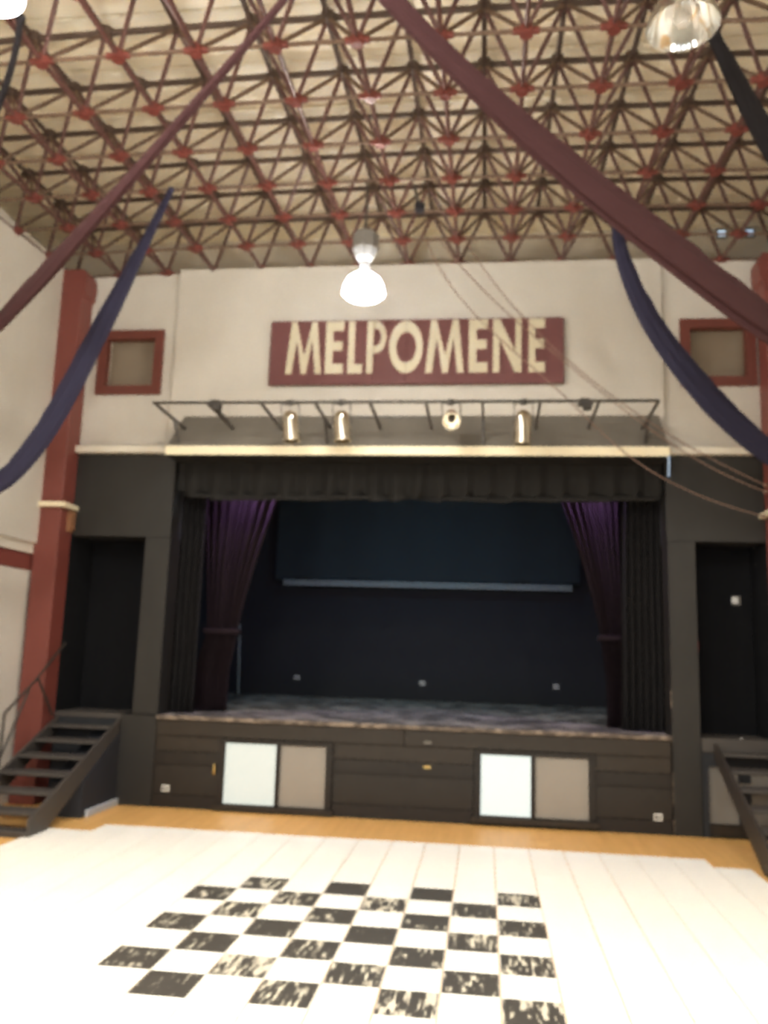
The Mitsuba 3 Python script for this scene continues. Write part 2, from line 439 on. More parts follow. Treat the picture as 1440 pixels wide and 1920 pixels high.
obj('plinth', bx(W3[0], W3[1], 0.02, 0.06, 0.0, 0.02), FRONT_D, st)
obj('plinth', bx(W4[0], W4[1], 0.02, 0.06, 0.0, 0.06), FRONT_D, st)
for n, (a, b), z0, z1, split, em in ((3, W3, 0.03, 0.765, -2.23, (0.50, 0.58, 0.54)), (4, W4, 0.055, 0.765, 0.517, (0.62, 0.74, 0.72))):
    w = struct_root('window_%d' % n, ('left' if n == 3 else 'right') + ' low window in the stage front with one lit and one grey pane', 'window')
    fr = cat(bx(a, b, -0.012, 0.05, z1 - 0.045, z1, 0.004), bx(a, b, -0.012, 0.05, z0, z0 + 0.045, 0.004), bx(a, a + 0.07, -0.012, 0.05, z0 + 0.045, z1 - 0.045), bx(b - 0.07, b, -0.012, 0.05, z0 + 0.045, z1 - 0.045), bx(split - 0.022, split + 0.022, -0.012, 0.05, z0 + 0.045, z1 - 0.045))
    obj('frame', fr, FRONT_B, w)
    obj('sill', bx(a - 0.03, b + 0.03, -0.06, -0.013, z0 - 0.025, z0 + 0.035, 0.006), FRONT_A, w)
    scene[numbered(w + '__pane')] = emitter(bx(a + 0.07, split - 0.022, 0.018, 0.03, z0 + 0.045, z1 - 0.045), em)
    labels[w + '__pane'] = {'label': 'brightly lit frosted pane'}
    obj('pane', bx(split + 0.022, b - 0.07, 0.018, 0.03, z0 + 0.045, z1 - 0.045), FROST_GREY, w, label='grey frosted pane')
obj('door_pull', lathe([(0, -0.06), (0.012, -0.055), (0.016, 0), (0.012, 0.055), (0, 0.06)], (-2.945, -0.004, 0.43), 16), BRASS, st, smooth=True, label='small brass pull')
obj('latch', cat(bx(-0.64, -0.56, -0.006, 0.008, 0.80, 0.83, 0.003), bx(-0.62, -0.60, -0.016, -0.006, 0.80, 0.83, 0.003)), GREY_METAL, st)
obj('latch', cat(bx(-0.64, -0.56, -0.002, 0.014, 0.545, 0.575, 0.003), bx(-0.62, -0.60, -0.016, -0.002, 0.545, 0.575, 0.003)), BRASS, st)


def outlet(x, y, z, label, group=None):
    k = thing('wall_outlet', label, 'outlet', group)
    obj('plate', bx(x - 0.045, x + 0.045, y - 0.012, y, z - 0.035, z + 0.035, 0.004), PALE, k)
    obj('socket', bx(x - 0.032, x - 0.006, y - 0.016, y - 0.0121, z - 0.02, z + 0.02, 0.003), IRON, k)
    obj('socket', bx(x + 0.006, x + 0.032, y - 0.016, y - 0.0121, z - 0.02, z + 0.02, 0.003), GREY_METAL, k)


outlet(-3.49, 0.020, 0.20, 'white double outlet at the lower left corner of the stage front')
outlet(1.79, 0.020, 0.17, 'white double outlet at the lower right corner of the stage front')

# ---- stage house
ws = struct_root('wall_stage', 'black walls of the stage interior', 'wall')
YS = 5.1
obj('back', bx(-5.0, 3.3, YS, YS + 0.15, 0.9, 5.2), BLACK_DEEP, ws)
obj('side', bx(-5.0, -4.7, 1.62, YS, 0.9, 5.2), BLACK_DEEP, ws)
obj('side', bx(3.0, 3.3, 1.62, YS, 0.9, 5.2), BLACK_DEEP, ws)
obj('lid', bx(-5.0, 3.3, 0.25, YS, 5.0, 5.2), BLACK_DEEP, ws)
obj('front_inner', bx(-3.64, 1.94, 0.205, 0.26, 3.75, 5.0), BLACK_DEEP, ws)
obj('front_side', bx(-4.97, -3.64, 0.251, 0.36, 3.0, 5.0), BLACK_DEEP, ws)
obj('front_side', bx(1.94, 3.2, 0.251, 0.36, 3.04, 5.0), BLACK_DEEP, ws)

bd = thing('backdrop', 'dark teal hanging cloth at the back of the stage with a pale bar along its foot', 'curtain')


def pleats(xa, xb, y, z0, z1, waves, amp, nx, nz, inner=None, jitter=0.3, seed=0):
    """A pleated hanging cloth with real thickness. xa, xb: functions of z or numbers."""
    r = np.random.default_rng(seed)
    fa = xa if callable(xa) else (lambda z: xa)
    fb = xb if callable(xb) else (lambda z: xb)
    u = np.linspace(0, 1, nx)
    ph = np.cumsum(1 + jitter * r.standard_normal(nx))
    ph = ph / ph[-1] * waves * 2 * np.pi
    am = amp * (0.7 + 0.6 * np.interp(u, np.linspace(0, 1, waves + 2), r.random(waves + 2)))
    front, backp = [], []
    for z in np.linspace(z0, z1, nz):
        x = fa(z) + (fb(z) - fa(z)) * u
        yy = y + am * np.sin(ph + 0.25 * np.sin(z * 3.0)) * (0.75 + 0.25 * (z1 - z) / max(z1 - z0, 1e-6))
        front.append(np.stack([x, yy - 0.003, np.full(nx, z)], 1))
        backp.append(np.stack([x, yy + 0.003, np.full(nx, z)], 1))
    ring = np.concatenate([np.array(front), np.array(backp)[:, ::-1]], 1)
    return skin(ring)


obj('cloth', pleats(-3.62, 1.55, 4.93, 2.95, 4.95, 5, 0.03, 120, 24, seed=3), BACKDROP, bd, smooth=True)
obj('bar', cat(bx(-3.46, 1.42, 4.86, 4.90, 2.905, 2.945, 0.008), bx(-3.46, 1.42, 4.87, 4.89, 2.85, 2.90, 0.006)), BATTEN, bd, label='pale grey bar')
for x, z, lab in ((-3.19, 1.29, 'white outlet on the black stage back wall, leftmost of three'), (-1.04, 1.27, 'white outlet on the black stage back wall, middle of three'), (1.17, 1.29, 'white outlet on the black stage back wall, rightmost of three')):
    outlet(x, YS, z, lab, 'outlets on the stage back wall')
pp = thing('pole', 'thin pale pole standing at the left rear of the stage', 'pole')
obj('rod', tube([(-4.06, 4.6, 1.0), (-4.10, 4.6, 2.15)], 0.018, 10), BATTEN, pp, smooth=40)
obj('foot', lathe([(0, 0.985), (0.07, 0.985), (0.06, 1.0), (0.02, 1.01), (0, 1.01)], (-4.06, 4.6, 0.0), 16), IRON, pp)

# legs, drapes, valance
lg = thing('leg_curtain', 'narrow black pleated curtain at the left side of the stage', 'curtain')
obj('cloth', pleats(-3.86, -3.37, 0.42, 1.0, 3.72, 6, 0.035, 90, 14, seed=11), BLACK_CLOTH, lg, smooth=True)
rg = thing('leg_curtain', 'narrow black pleated curtain at the right side of the stage', 'curtain')
obj('cloth', pleats(lambda z: 1.50 + 0.012 * (z - 1), 2.03, 0.42, 1.0, 3.72, 7, 0.035, 100, 14, seed=12), BLACK_CLOTH, rg, smooth=True)


def tie(zt, xt, xw, xb):
    return lambda z: xw + (xt - xw) * max(0.0, (z - zt) / (3.72 - zt)) ** 1.25 if z >= zt else xw + (xb - xw) * min(1.0, (zt - z) / 0.5)


dl = thing('tied_drape', 'dark maroon drape gathered to the left of the stage, purple lit at its top', 'curtain')
obj('cloth', pleats(tie(1.95, -3.62, -3.42, -3.55), tie(1.95, -2.56, -3.02, -3.10), 0.85, 1.0, 3.72, 9, 0.045, 140, 40, seed=21), MAROON_DRAPE, dl, smooth=True)
obj('tie_band', bx(-3.45, -2.99, 0.785, 0.93, 1.91, 1.99, 0.02), MAROON_DRAPE, dl)
dr_ = thing('tied_drape', 'dark maroon drape gathered to the right of the stage, purple lit at its top', 'curtain')
obj('cloth', pleats(tie(2.0, 0.86, 1.34, 1.40), tie(2.0, 1.66, 1.62, 1.70), 0.85, 1.0, 3.72, 9, 0.045, 140, 40, seed=22), MAROON_DRAPE, dr_, smooth=True)
obj('tie_band', bx(1.31, 1.65, 0.785, 0.93, 1.96, 2.04, 0.02), MAROON_DRAPE, dr_)
vl = thing('valance', 'black pleated valance hanging across the top of the stage opening', 'curtain')


def valance_mesh():
    nx, nz = 420, 8
    u = np.linspace(0, 1, nx)
    x = -3.63 + 5.56 * u
    r = np.random.default_rng(5)
    ph = np.cumsum(1 + 0.25 * r.standard_normal(nx))
    ph = ph / ph[-1] * 21 * 2 * np.pi
    hem = 3.50 + 0.035 * np.sin(ph + 1.0) + 0.02 * np.interp(u, np.linspace(0, 1, 24), r.standard_normal(24))
    rows = []
    for t in np.linspace(0, 1, nz):
        z = hem + (4.02 - hem) * t
        y = 0.10 + 0.045 * np.sin(ph) * (1 - 0.6 * t)
        rows.append((np.stack([x, y - 0.004, z], 1), np.stack([x, y + 0.004, z], 1)))
    return skin(np.array([np.concatenate([a, b[::-1]]) for a, b in rows]))


obj('cloth', valance_mesh(), VALANCE, vl, smooth=True)
ckey = thing('marker_cone', 'small red cone standing on the stage by the right curtain', 'cone')
obj('body', lathe([(0, 0.0), (0.085, 0.0), (0.07, 0.02), (0.02, 0.25), (0, 0.26)], (1.50, 1.02, 0.99), 20), RED_CLOTH, ckey, smooth=30)

# stage lamps (real lamps hung behind the valance)
for x, y, z, tx, ty, tz, rad, r, lab in ((-2.95, 0.50, 3.95, -2.80, 0.85, 3.35, PURPLE, 0.035, 'small stage lamp aimed at the left maroon drape'), (1.20, 0.50, 3.95, 1.12, 0.85, 3.35, PURPLE, 0.035, 'small stage lamp aimed at the right maroon drape'), (-0.95, 2.4, 4.7, -0.95, 3.0, 1.0, STAGE_BLUE, 0.20, 'wash lamp hanging high over the middle of the stage')):
    k = thing('stage_lamp', lab, 'stage lamp')
    p, q = np.array([x, y, z]), np.array([tx, ty, tz])
    d = (q - p) / np.linalg.norm(q - p)
    al = trimesh.geometry.align_vectors([0, 0, 1], d)
    al[:3, 3] = p
    body = lathe([(0, -0.16), (r * 0.8, -0.16), (r + 0.012, -0.05), (r + 0.012, 0.02), (r + 0.002, 0.02), (r + 0.002, -0.01), (0, -0.01)], n=24).apply_transform(al)
    obj('housing', body, IRON, k, smooth=30)
    obj('hanger', bx(x - 0.01, x + 0.01, y - 0.01, y + 0.01, z + 0.02, 5.0), IRON, k)
    disc = trimesh.creation.cylinder(r, 0.006, sections=24).apply_transform(al)
    scene[k + '__lens'] = emitter(disc, rad)

# ---- left and right alcoves with landings
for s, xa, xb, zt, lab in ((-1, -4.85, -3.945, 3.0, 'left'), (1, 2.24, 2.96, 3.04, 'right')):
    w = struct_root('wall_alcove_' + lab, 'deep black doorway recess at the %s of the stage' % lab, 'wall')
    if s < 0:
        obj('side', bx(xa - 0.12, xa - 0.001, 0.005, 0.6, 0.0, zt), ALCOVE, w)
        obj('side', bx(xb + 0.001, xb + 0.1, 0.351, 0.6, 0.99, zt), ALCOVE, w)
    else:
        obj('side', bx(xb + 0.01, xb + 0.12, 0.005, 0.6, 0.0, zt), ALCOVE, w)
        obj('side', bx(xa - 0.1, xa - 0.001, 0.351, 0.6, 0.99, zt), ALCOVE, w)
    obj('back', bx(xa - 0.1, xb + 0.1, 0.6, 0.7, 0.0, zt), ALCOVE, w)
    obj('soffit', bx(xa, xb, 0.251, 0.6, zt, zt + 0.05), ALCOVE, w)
ll = thing('landing', 'dark landing at the head of the left steps', 'landing')
obj('slab', trimesh.creation.extrude_polygon(sbox(-4.85, 0.0, -4.062, 0.36).union(sbox(-4.85, 0.352, -3.945, 0.598)), 0.055).apply_translation((0, 0, 0.93)), STEP_IRON, ll)
obj('fascia', bx(-4.85, -4.07, 0.012, 0.06, 0.0, 0.925), BLACK_DEEP, ll)
rl = thing('landing', 'dark landing at the head of the right steps with a grey panel beneath', 'landing')
obj('slab', bx(2.24, 2.96, 0.0, 0.598, 0.84, 0.985, 0.008), STEP_IRON, rl)
obj('beam', bx(2.24, 2.96, 0.02, 0.10, 0.70, 0.835), BLACK_DEEP, rl)
obj('post', bx(2.24, 2.30, 0.0, 0.09, 0.0, 0.70), BLACK_DEEP, rl)
obj('panel', bx(2.30, 2.96, 0.06, 0.10, 0.13, 0.699), GREY_PANEL, rl, label='grey panel under the landing')
obj('plinth', bx(2.30, 2.96, 0.03, 0.11, 0.0, 0.125, 0.006), FRONT_A, rl)
for z in (0.60, 0.40, 0.19):
    obj('vent', bx(2.60, 2.73, 0.045, 0.059, z - 0.06, z + 0.06, 0.004), BLACK_DEEP, rl, label='square dark vent')


def steps(s, x0, x1, lab):
    k = thing('steps', lab, 'stairs')
    for i in range(6):
        z = 0.855 - 0.13 * i
        y = -0.18 - 0.30 * i
        obj('tread', bx(x0 + 0.036, x1 - 0.036, y - 0.02, min(y + 0.25, -0.006), z - 0.035, z, 0.006), STEP_IRON, k)
    for x in (x0, x1 - 0.035):
        poly = Polygon([(0.0, 0.93), (0.0, 0.78), (-1.50, 0.0), (-1.78, 0.0), (-1.78, 0.16)])
        obj('stringer', prism(poly, 0.035, 'x').apply_translation((x, -0.003, 0)), IRON if s > 0 else STEP_IRON, k)
    obj('foot_plate', bx(x0, x1, -1.80, -1.62, 0.0, 0.055, 0.006), STEP_IRON, k)
    return k


sl = steps(-1, -4.83, -4.065, 'dark open-tread metal steps with a handrail at the left of the stage')
xr = -4.80
rail = [(xr, -0.15, 0.95), (xr, -0.54, 1.365), (xr, -1.13, 1.03), (xr, -1.13, 0.50)]
rw = 0.026
obj('handrail', cat(tube([rail[0], rail[1]], rw / 2, 8), tube([rail[1], rail[2]], rw / 2, 8), tube([rail[2], rail[3]], rw / 2, 8), *[trimesh.creation.icosphere(1, rw / 2).apply_translation(p) for p in rail[1:3]]), IRON, sl)
obj('brace', tube([(xr, -0.69, 1.27), (xr, -1.25, 0.40)], rw / 2, 8), IRON, sl)
obj('brace', tube([(xr, -0.60, 1.33), (xr, 0.0, 1.75)], rw / 2, 8), IRON, sl)
ub = thing('under_stair_box', 'black boxed cupboard under the left steps', 'cupboard')
obj('body', prism(Polygon([(0, 0), (0, 0.77), (-0.82, 0.345), (-0.82, 0)]), 0.34, 'x').apply_translation((-4.39, -0.004, 0.002)), NAVY_PANEL, ub)
obj('skirting', bx(-4.085, -4.072, -0.80, -0.02, 0.0, 0.001), NAVY_PANEL, ub)
wb = thing('board_offcut', 'pale blue board lying at the foot of the black cupboard', 'board')
obj('board', bx(-4.04, -4.005, -0.76, -0.02, 0.001, 0.075, 0.006), PALE_BLUE, wb)
sr = steps(1, 2.36, 2.955, 'dark open-tread metal steps at the right of the stage')
cup = thing('tub', 'small cream tub on the left steps', 'tub')
obj('body', lathe([(0, 0), (0.05, 0), (0.06, 0.085), (0.054, 0.085), (0.045, 0.008), (0, 0.008)], (-4.62, -1.52, 0.336), 20), CREAM, cup, smooth=30)

# red cloth hanging in the right alcove
rc = thing('hanging_cloth', 'dark red cloth hanging beside the right pier', 'cloth')
obj('cloth', pleats(lambda z: 2.235, lambda z: 2.30 + 0.045 * (z - 1.35) / 0.65, 0.42, 1.35, 1.98, 2, 0.012, 30, 8, seed=4), RED_CLOTH, rc, smooth=True)
obj('hook', bx(2.236, 2.26, 0.40, 0.44, 1.985, 2.0), IRON, rc)
wlamp = thing('wall_switch', 'small white switch box on the black wall of the right alcove', 'switch')
obj('plate', bx(2.76, 2.85, 0.588, 0.5995, 2.40, 2.51, 0.004), GREY_METAL, wlamp)
obj('box', bx(2.745, 2.815, 0.55, 0.5879, 2.415, 2.495, 0.008), PALE, wlamp)
sc = thing('chalk_stick', 'tiny white stick on the landing edge of the right alcove', 'stick')
obj('stick', tube([(2.63, 0.004, 0.987), (2.645, -0.006, 0.999)], 0.006, 8), PALE, sc)
lt = thing('daylight_gap_glow', 'thin glowing blue strip added for daylight through a gap under the cream fascia at the right', 'light')
obj('added_clip', bx(1.872, 1.898, -0.42, -0.41, 3.86, 3.88), GREY_METAL, lt)  # made-up holder for the added glowing strip
scene[lt + '__tube'] = emitter(tube([(1.893, -0.43, 3.88), (1.885, -0.43, 3.66)], 0.011, 8), (0.06, 0.20, 0.36))  # added glow stands for blue daylight through a gap, no lamp there

# =================================================================== the sign
sg = thing('sign', 'long maroon board with raised cream letters MELPOMENE above the stage', 'sign')
SX0, SX1, SZ0, SZ1 = -2.545, 0.845, 4.79, 5.565
cx = lambda c: SX0 + (c - 22) / 1363 * (SX1 - SX0)
cuts = [SX0, cx(515), cx(668), SX1]
for a, b in zip(cuts[:-1], cuts[1:]):
    obj('board', bx(a + 0.001, b - 0.001, -0.115, -0.085, SZ0, SZ1, 0.004), SIGN_BOARD, sg)
for x in (-2.2, -0.85, 0.5):
    obj('batten', bx(x - 0.02, x + 0.02, -0.0849, -0.0505, SZ0 + 0.05, SZ1 - 0.05), IRON, sg)
LETTERS = {
    'M': Polygon([(0, 0), (.18, 0), (.295, .66), (.435, 0), (.585, 0), (.72, .66), (.82, 0), (1, 0), (.85, 1), (.70, 1), (.51, .34), (.285, 1), (.13, 1)]),
    'E': Polygon([(0, 0), (1, 0), (1, .19), (.42, .19), (.42, .44), (.95, .44), (.95, .62), (.42, .62), (.42, .82), (1, .82), (1, 1), (0, 1)]),
    'L': Polygon([(0, 0), (1, 0), (1, .18), (.46, .18), (.46, 1), (0, 1)]),
    'N': Polygon([(0, 0), (.24, 0), (.24, .62), (.76, 0), (1, 0), (1, 1), (.78, 1), (.78, .40), (.25, 1), (0, 1)]),
}
el = lambda x, y, a, b: affinity.scale(Point(x, y).buffer(1, 32), a, b)
LETTERS['O'] = el(.5, .5, .5, .5).difference(el(.51, .49, .29, .29))
LETTERS['P'] = sbox(0, 0, .35, 1).union(el(.45, .69, .55, .31).intersection(sbox(.3, .3, 1, 1))).difference(el(.44, .69, .27, .165).intersection(sbox(.35, .4, 1, 1)))
zl0, zl1 = 4.915, 5.55
for ch, c0, c1 in (('M', 100, 272), ('E', 288, 374), ('L', 395, 465), ('P', 483, 575), ('O', 587, 745), ('M', 757, 935), ('E', 955, 1042), ('N', 1065, 1195), ('E', 1226, 1300)):
    g = affinity.scale(LETTERS[ch], cx(c1) - cx(c0), zl1 - zl0, origin=(0, 0))
    g = affinity.translate(g, cx(c0), zl0)
    for c in cuts[1:3]:
        g = g.difference(sbox(c - 0.002, 0, c + 0.002, 9))
    parts = list(g.geoms) if hasattr(g, 'geoms') else [g]
    obj('letter', cat(*[prism(q, 0.014, 'y') for q in parts]).apply_translation((0, -0.1292, 0)), SIGN_LETTER, sg)

# =================================================================== lighting rail and cans
rl_ = thing('lighting_rail', 'thin dark lighting rail on brackets in front of the grey hood', 'rail')
YR, ZR = -0.75, 4.385
obj('pipe', tube([(-3.66, YR, ZR), (1.74, YR, ZR)], 0.014, 10), IRON, rl_, smooth=40)
for i in range(10):
    x = -3.63 + 0.596 * i
    xw = 0.957 * x + 0.004
    p, q = np.array([x, YR, ZR - 0.01]), np.array([xw, -0.215, 4.235])
    obj('bracket', bar(p, q, 0.022), IRON, rl_)
    if i % 3 == 0:
        m_ = p + 0.62 * (q - p)
        obj('prop', bar(m_, (xw, -0.385, 4.03), 0.024), IRON, rl_)
obj('tie_bar', bar((-1.52, -0.47, 4.30), (-0.65, -0.47, 4.30), 0.014), IRON, rl_)


def can(x, tilt_y, tilt_x, length, lab, front=False):
    k = thing('spotlight', lab, 'spotlight', None)
    R = 0.085
    prof = [(0, 0.0), (0.03, 0.002), (0.06, 0.02), (0.078, 0.05), (R, 0.10), (R, length - 0.02), (R + 0.008, length - 0.02), (R + 0.008, length), (R - 0.004, length), (R - 0.006, 0.14), (0.0, 0.13)]
    d = np.array([math.sin(tilt_x), math.sin(tilt_y) * math.cos(tilt_x), -math.cos(tilt_y) * math.cos(tilt_x)])
    al = trimesh.geometry.align_vectors([0, 0, 1], d)
    c = np.array([x, YR, ZR - 0.10])
    al[:3, 3] = c if not front else c + np.array([0, 0.18, 0.0])
    m = lathe(prof, n=28).apply_transform(al)
    obj('can', m, CHROME, k, smooth=35)
    mid = al[:3, 3] + d * length * 0.45
    top = np.array([x, YR, ZR + 0.012])
    a = np.cross(d, [0, 1.0, 0]) if abs(d[1]) < 0.9 else np.array([1.0, 0, 0])
    a = np.array([1.0, 0, 0])
    yk = cat(bar(mid + a * (R + 0.012), top + a * (R + 0.012) + [0, 0, -0.03], 0.008), bar(mid - a * (R + 0.012), top - a * (R + 0.012) + [0, 0, -0.03], 0.008), bar(top + a * (R + 0.016) + [0, 0, -0.03], top - a * (R + 0.016) + [0, 0, -0.03], 0.010))
    obj('yoke', yk, IRON, k)
    obj('clamp', lathe([(0.018, -0.03), (0.03, -0.03), (0.03, 0.02), (0.018, 0.02)], (x, YR, ZR), 12), IRON, k)
    if front:
        lamp = trimesh.creation.icosphere(2, 0.035).apply_transform(al)
        lamp.apply_translation(d * 0.17)
        obj('bulb', lamp, IRON, k, smooth=True)


can(-2.115, 0.05, 0.10, 0.33, 'silver can spotlight on the rail, leftmost of the four')
can(-1.555, 0.05, 0.08, 0.33, 'silver can spotlight on the rail, second from the left')
can(-0.385, -1.05, 0.04, 0.26, 'silver can spotlight on the rail facing the hall with its dark mouth showing', True)
can(0.372, 0.05, -0.04, 0.36, 'silver can spotlight on the rail, rightmost of the four')
for x, lab in ((-2.95, 'small black lamp clamp on the left part of the rail'), (1.0, 'small black bracket box hanging on the right part of the rail')):
    k = thing('rail_clamp', lab, 'clamp')
    obj('body', cat(bx(x - 0.075, x + 0.075, YR - 0.05, YR + 0.04, ZR - 0.05, ZR - 0.015, 0.006), bx(x - 0.02, x + 0.06, YR - 0.05, YR + 0.05, ZR - 0.09, ZR - 0.04, 0.006)), IRON, k)
    obj('hook', lathe([(0.0145, -0.05), (0.03, -0.05), (0.03, 0.04), (0.0145, 0.04)], n=12).apply_transform(trimesh.transformations.rotation_matrix(math.pi / 2, [0, 1, 0])).apply_translation((x, YR, ZR)), IRON, k)
    if x < 0:
        obj('arm', bar((x, YR, ZR - 0.06), (x + 0.10, YR + 0.2, ZR - 0.17), 0.03), IRON, k)

# =================================================================== the space frame roof
GX, M, MY = -0.3577, 0.5943, 0.675
I0, I1, RN = -8, 6, 15
zarch = lambda i: -0.00328 * (i * M) ** 2 - 0.00045 * i * M
NB = lambda i, r: np.array([GX + i * M, -r * MY, 6.303 - 0.0628 * r * MY + zarch(i)])
NT = lambda i, r: np.array([GX + i * M, -r * MY, 6.764 - 0.0628 * r * MY + zarch(i)])
sf = thing('space_frame', 'dark red steel space frame of rods and hubs under the pale roof', 'roof frame')
unit_rod = trimesh.creation.cylinder(1.0, 1.0, sections=7)


def align(p, q, r):
    p, q = np.asarray(p, float), np.asarray(q, float)
    d = q - p
    L = np.linalg.norm(d)
    A = trimesh.geometry.align_vectors([0, 0, 1], d / L)
    A[:3, 3] = (p + q) / 2
    return A @ np.diag([r, r, L, 1.0])


rod_dict = {}


def rods(name, pairs, r, material, limit=290):
    """Each rod that shows largest as a part of its own, the rest as one part."""
    if material not in rod_dict:
        rod_dict[material] = mikit.ply(unit_rod, material, smooth=False)
    mids = [(np.linalg.norm((p + q) / 2 - CAM) - (100 if in_frame((p + q) / 2) else 0), i) for i, (p, q) in enumerate(pairs)]
    own = {i for _, i in sorted(mids)[:limit]}
    rest = []
    for i, (p, q) in enumerate(pairs):
        A = align(p, q, r)
        if i in own:
            obj(name, rod_dict[material], None, sf, to_world=T(A.tolist()))
        else:
            rest.append(unit_rod.copy().apply_transform(A))
    if rest:
        k = obj('far_' + name, cat(*rest), material, sf)
        labels[k] = {'kind': 'stuff'}


bot = [(i, r) for r in range(RN) for i in range(I0, I1 + 1)]
top = [(i + .5, r + .5) for r in range(RN - 1) for i in range(I0, I1)]
rods('bottom_chord', [(NB(i, r), NB(i, r + 1)) for i, r in bot if r + 1 < RN], 0.0185, ROD)
rods('cross_chord', [(NB(i, r), NB(i + 1, r)) for i, r in bot if i + 1 <= I1], 0.0145, ROD_BROWN)
rods('top_chord', [(NT(i, r), NT(i, r + 1)) for i, r in top if r + 1 < RN - 1], 0.021, TOP_ROD)
rods('top_cross_chord', [(NT(i, r), NT(i + 1, r)) for i, r in top if i + 1 <= I1], 0.024, TOP_ROD)
rods('strut', [(NB(i + a, r - .5 if False else r + .5), NT(i, r)) for i, r in top for a in (-.5, .5)], 0.0155, ROD_BROWN)
rods('diagonal', [(NB(i + a, r - .5), NT(i, r)) for i, r in top for a in (-.5, .5)], 0.0165, ROD)
lug = lambda dx, dy, w, h: bx(-dx, dx, -dy, dy, -h, h, 0.006)
hub_b = cat(trimesh.creation.cylinder(0.048, 0.075, sections=10), lug(0.092, 0.02, 0, 0.020), lug(0.02, 0.055, 0, 0.020))
hub_t = cat(trimesh.creation.cylinder(0.055, 0.075, sections=10), lug(0.085, 0.022, 0, 0.022), lug(0.022, 0.085, 0, 0.022))
hb, ht = mikit.ply(hub_b, RED_NODE), mikit.ply(hub_t, TOP_ROD)
for i, r in bot:
    obj('bottom_hub', hb, None, sf, to_world=T().translate(NB(i, r).tolist()))
for i, r in top:
    obj('top_hub', ht, None, sf, to_world=T().translate(NT(i, r).tolist()))
wall_posts = [bar(NB(i, 0) + [0, .0, -0.01], NB(i, 0) + [0, 0.12, -0.06], 0.03) for i in range(I0, I1 + 1)]
for m in wall_posts:
    obj('bearing', m, TOP_ROD, sf)

# =================================================================== high bay lamps


def high_bay(x, y, z, R, lit, lab, zr, big=False):
    """z: rim of the reflector; zr: height it hangs from."""
    k = thing('high_bay_lamp', lab, 'lamp')
    h = 0.19
    obj('stem', tube([(x, y, zr), (x, y, z + h + 0.41)], 0.012, 8), IRON, k)
    
    can_ = lathe([(0, 0.33), (0.09, 0.33), (0.125, 0.29), (0.125, 0.15), (0.085, 0.06), (0.055, 0.02), (0.05, -0.07), (0, -0.07)], (x, y, z + h + 0.10), 8)
    obj('ballast', can_, GREY_METAL, k, label='grey ballast housing')
    obj('hook', lathe([(0, 0.0), (0.03, 0.0), (0.035, 0.03), (0.02, 0.07), (0, 0.08)], (x, y, z + h + 0.42), 12), IRON, k + '__ballast')
    prof = [(0.047, h + 0.01), (0.10, h - 0.015), (0.15, h - 0.055), (0.182, 0.07), (R, 0.0), (R + 0.006, -0.004), (R + 0.008, 0.004), (0.190, 0.074), (0.157, h - 0.048), (0.105, h - 0.006), (0.047, h + 0.02)]
    if lit:
        scene[k + '__reflector'] = emitter(lathe(prof + [prof[0]], (x, y, z), 40), [GLOW * c for c in LAMP], smooth=40)
        labels[k + '__reflector'] = {'label': 'glowing glass bell'}
    else:
        obj('reflector', lathe(prof + [prof[0]], (x, y, z), 40), ALU, k, smooth=40)
    n = 9
    drop = 0.35 if big else 0.30
    dome = [(R * 0.985 * math.cos(a), -R * drop * math.sin(a)) for a in np.linspace(0, math.pi / 2, n)][::-1]
    dome[0] = (0.0, dome[0][1])
    if lit and not big:
        prof = [(0, 0.06), (R * 0.85, 0.06), (R * 0.85, 0.068), (0, 0.068)]
        scene[k + '__reflector__lens'] = emitter(lathe(prof, (x, y, z), 36), LAMP)
        labels[k + '__reflector__lens'] = {'label': 'glowing lens'}
    elif lit:
        prof = dome + [(R * 0.985, 0.012), (0, 0.012)]
        scene[k + '__reflector__lens'] = emitter(lathe(prof, (x, y, z), 36), [0.25 * c for c in LAMP], smooth=40)
        labels[k + '__reflector__lens'] = {'label': 'glowing lens'}
    else:
        obj('lens', lathe(dome, (x, y, z), 40), 'mat_lens', k + '__reflector', smooth=True, label='clear glass cover')
        obj('bulb', lathe([(0, -0.10), (0.035, -0.09), (0.055, -0.04), (0.05, 0.02), (0.03, 0.08), (0.03, 0.13), (0, 0.13)], (x, y, z + 0.10), 20), PALE, k, smooth=40)
    return k


def zchord(x, y):
    return NB((x - GX) / M, round(-y / MY))[2]


for x, r_, z, R, lit, lab in ((-1.16, 3, 5.035, 0.195, True, 'lit high bay lamp hanging in front of the sign'), (1.125, 7, 5.47, 0.205, False, 'unlit high bay lamp with a clear glass cover at the upper right'), (-2.875, 8, 5.41, 0.205, True, 'lit high bay lamp at the upper left corner'),
                              (-0.9, 10, 5.2, 0.205, True, 'lit high bay lamp behind the viewer at the middle of the hall'), (1.9, 10, 5.2, 0.205, True, 'lit high bay lamp behind the viewer at the right of the hall'), (-3.7, 12, 5.2, 0.205, True, 'lit high bay lamp behind the viewer at the left of the hall'), (-0.9, 14, 5.2, 0.205, True, 'lit high bay lamp farthest behind the viewer')):
    high_bay(x, -r_ * MY, z, R, lit, lab, zchord(x, -r_ * MY), big=r_ == 3)

# small dark device hanging in the frame
dv = thing('roof_fixture', 'small dark box hanging in the space frame right of the lit lamp', 'fixture')
obj('box', bx(-0.73, -0.64, -1.75, -1.66, 6.02, 6.11, 0.01), DUSK_CLOTH, dv)
obj('hanger', bar((-0.70, -1.70, 6.11), (-0.74, -1.72, 6.30), 0.02), IRON, dv)

# =================================================================== cloth swags and ropes


def spline(pts, n):
    from scipy.interpolate import CubicSpline, PchipInterpolator
    p = np.asarray(pts, float)
    t = np.concatenate([[0], np.cumsum(np.linalg.norm(np.diff(p, axis=0), axis=1))])
    return CubicSpline(t, p)(np.linspace(0, t[-1], n))


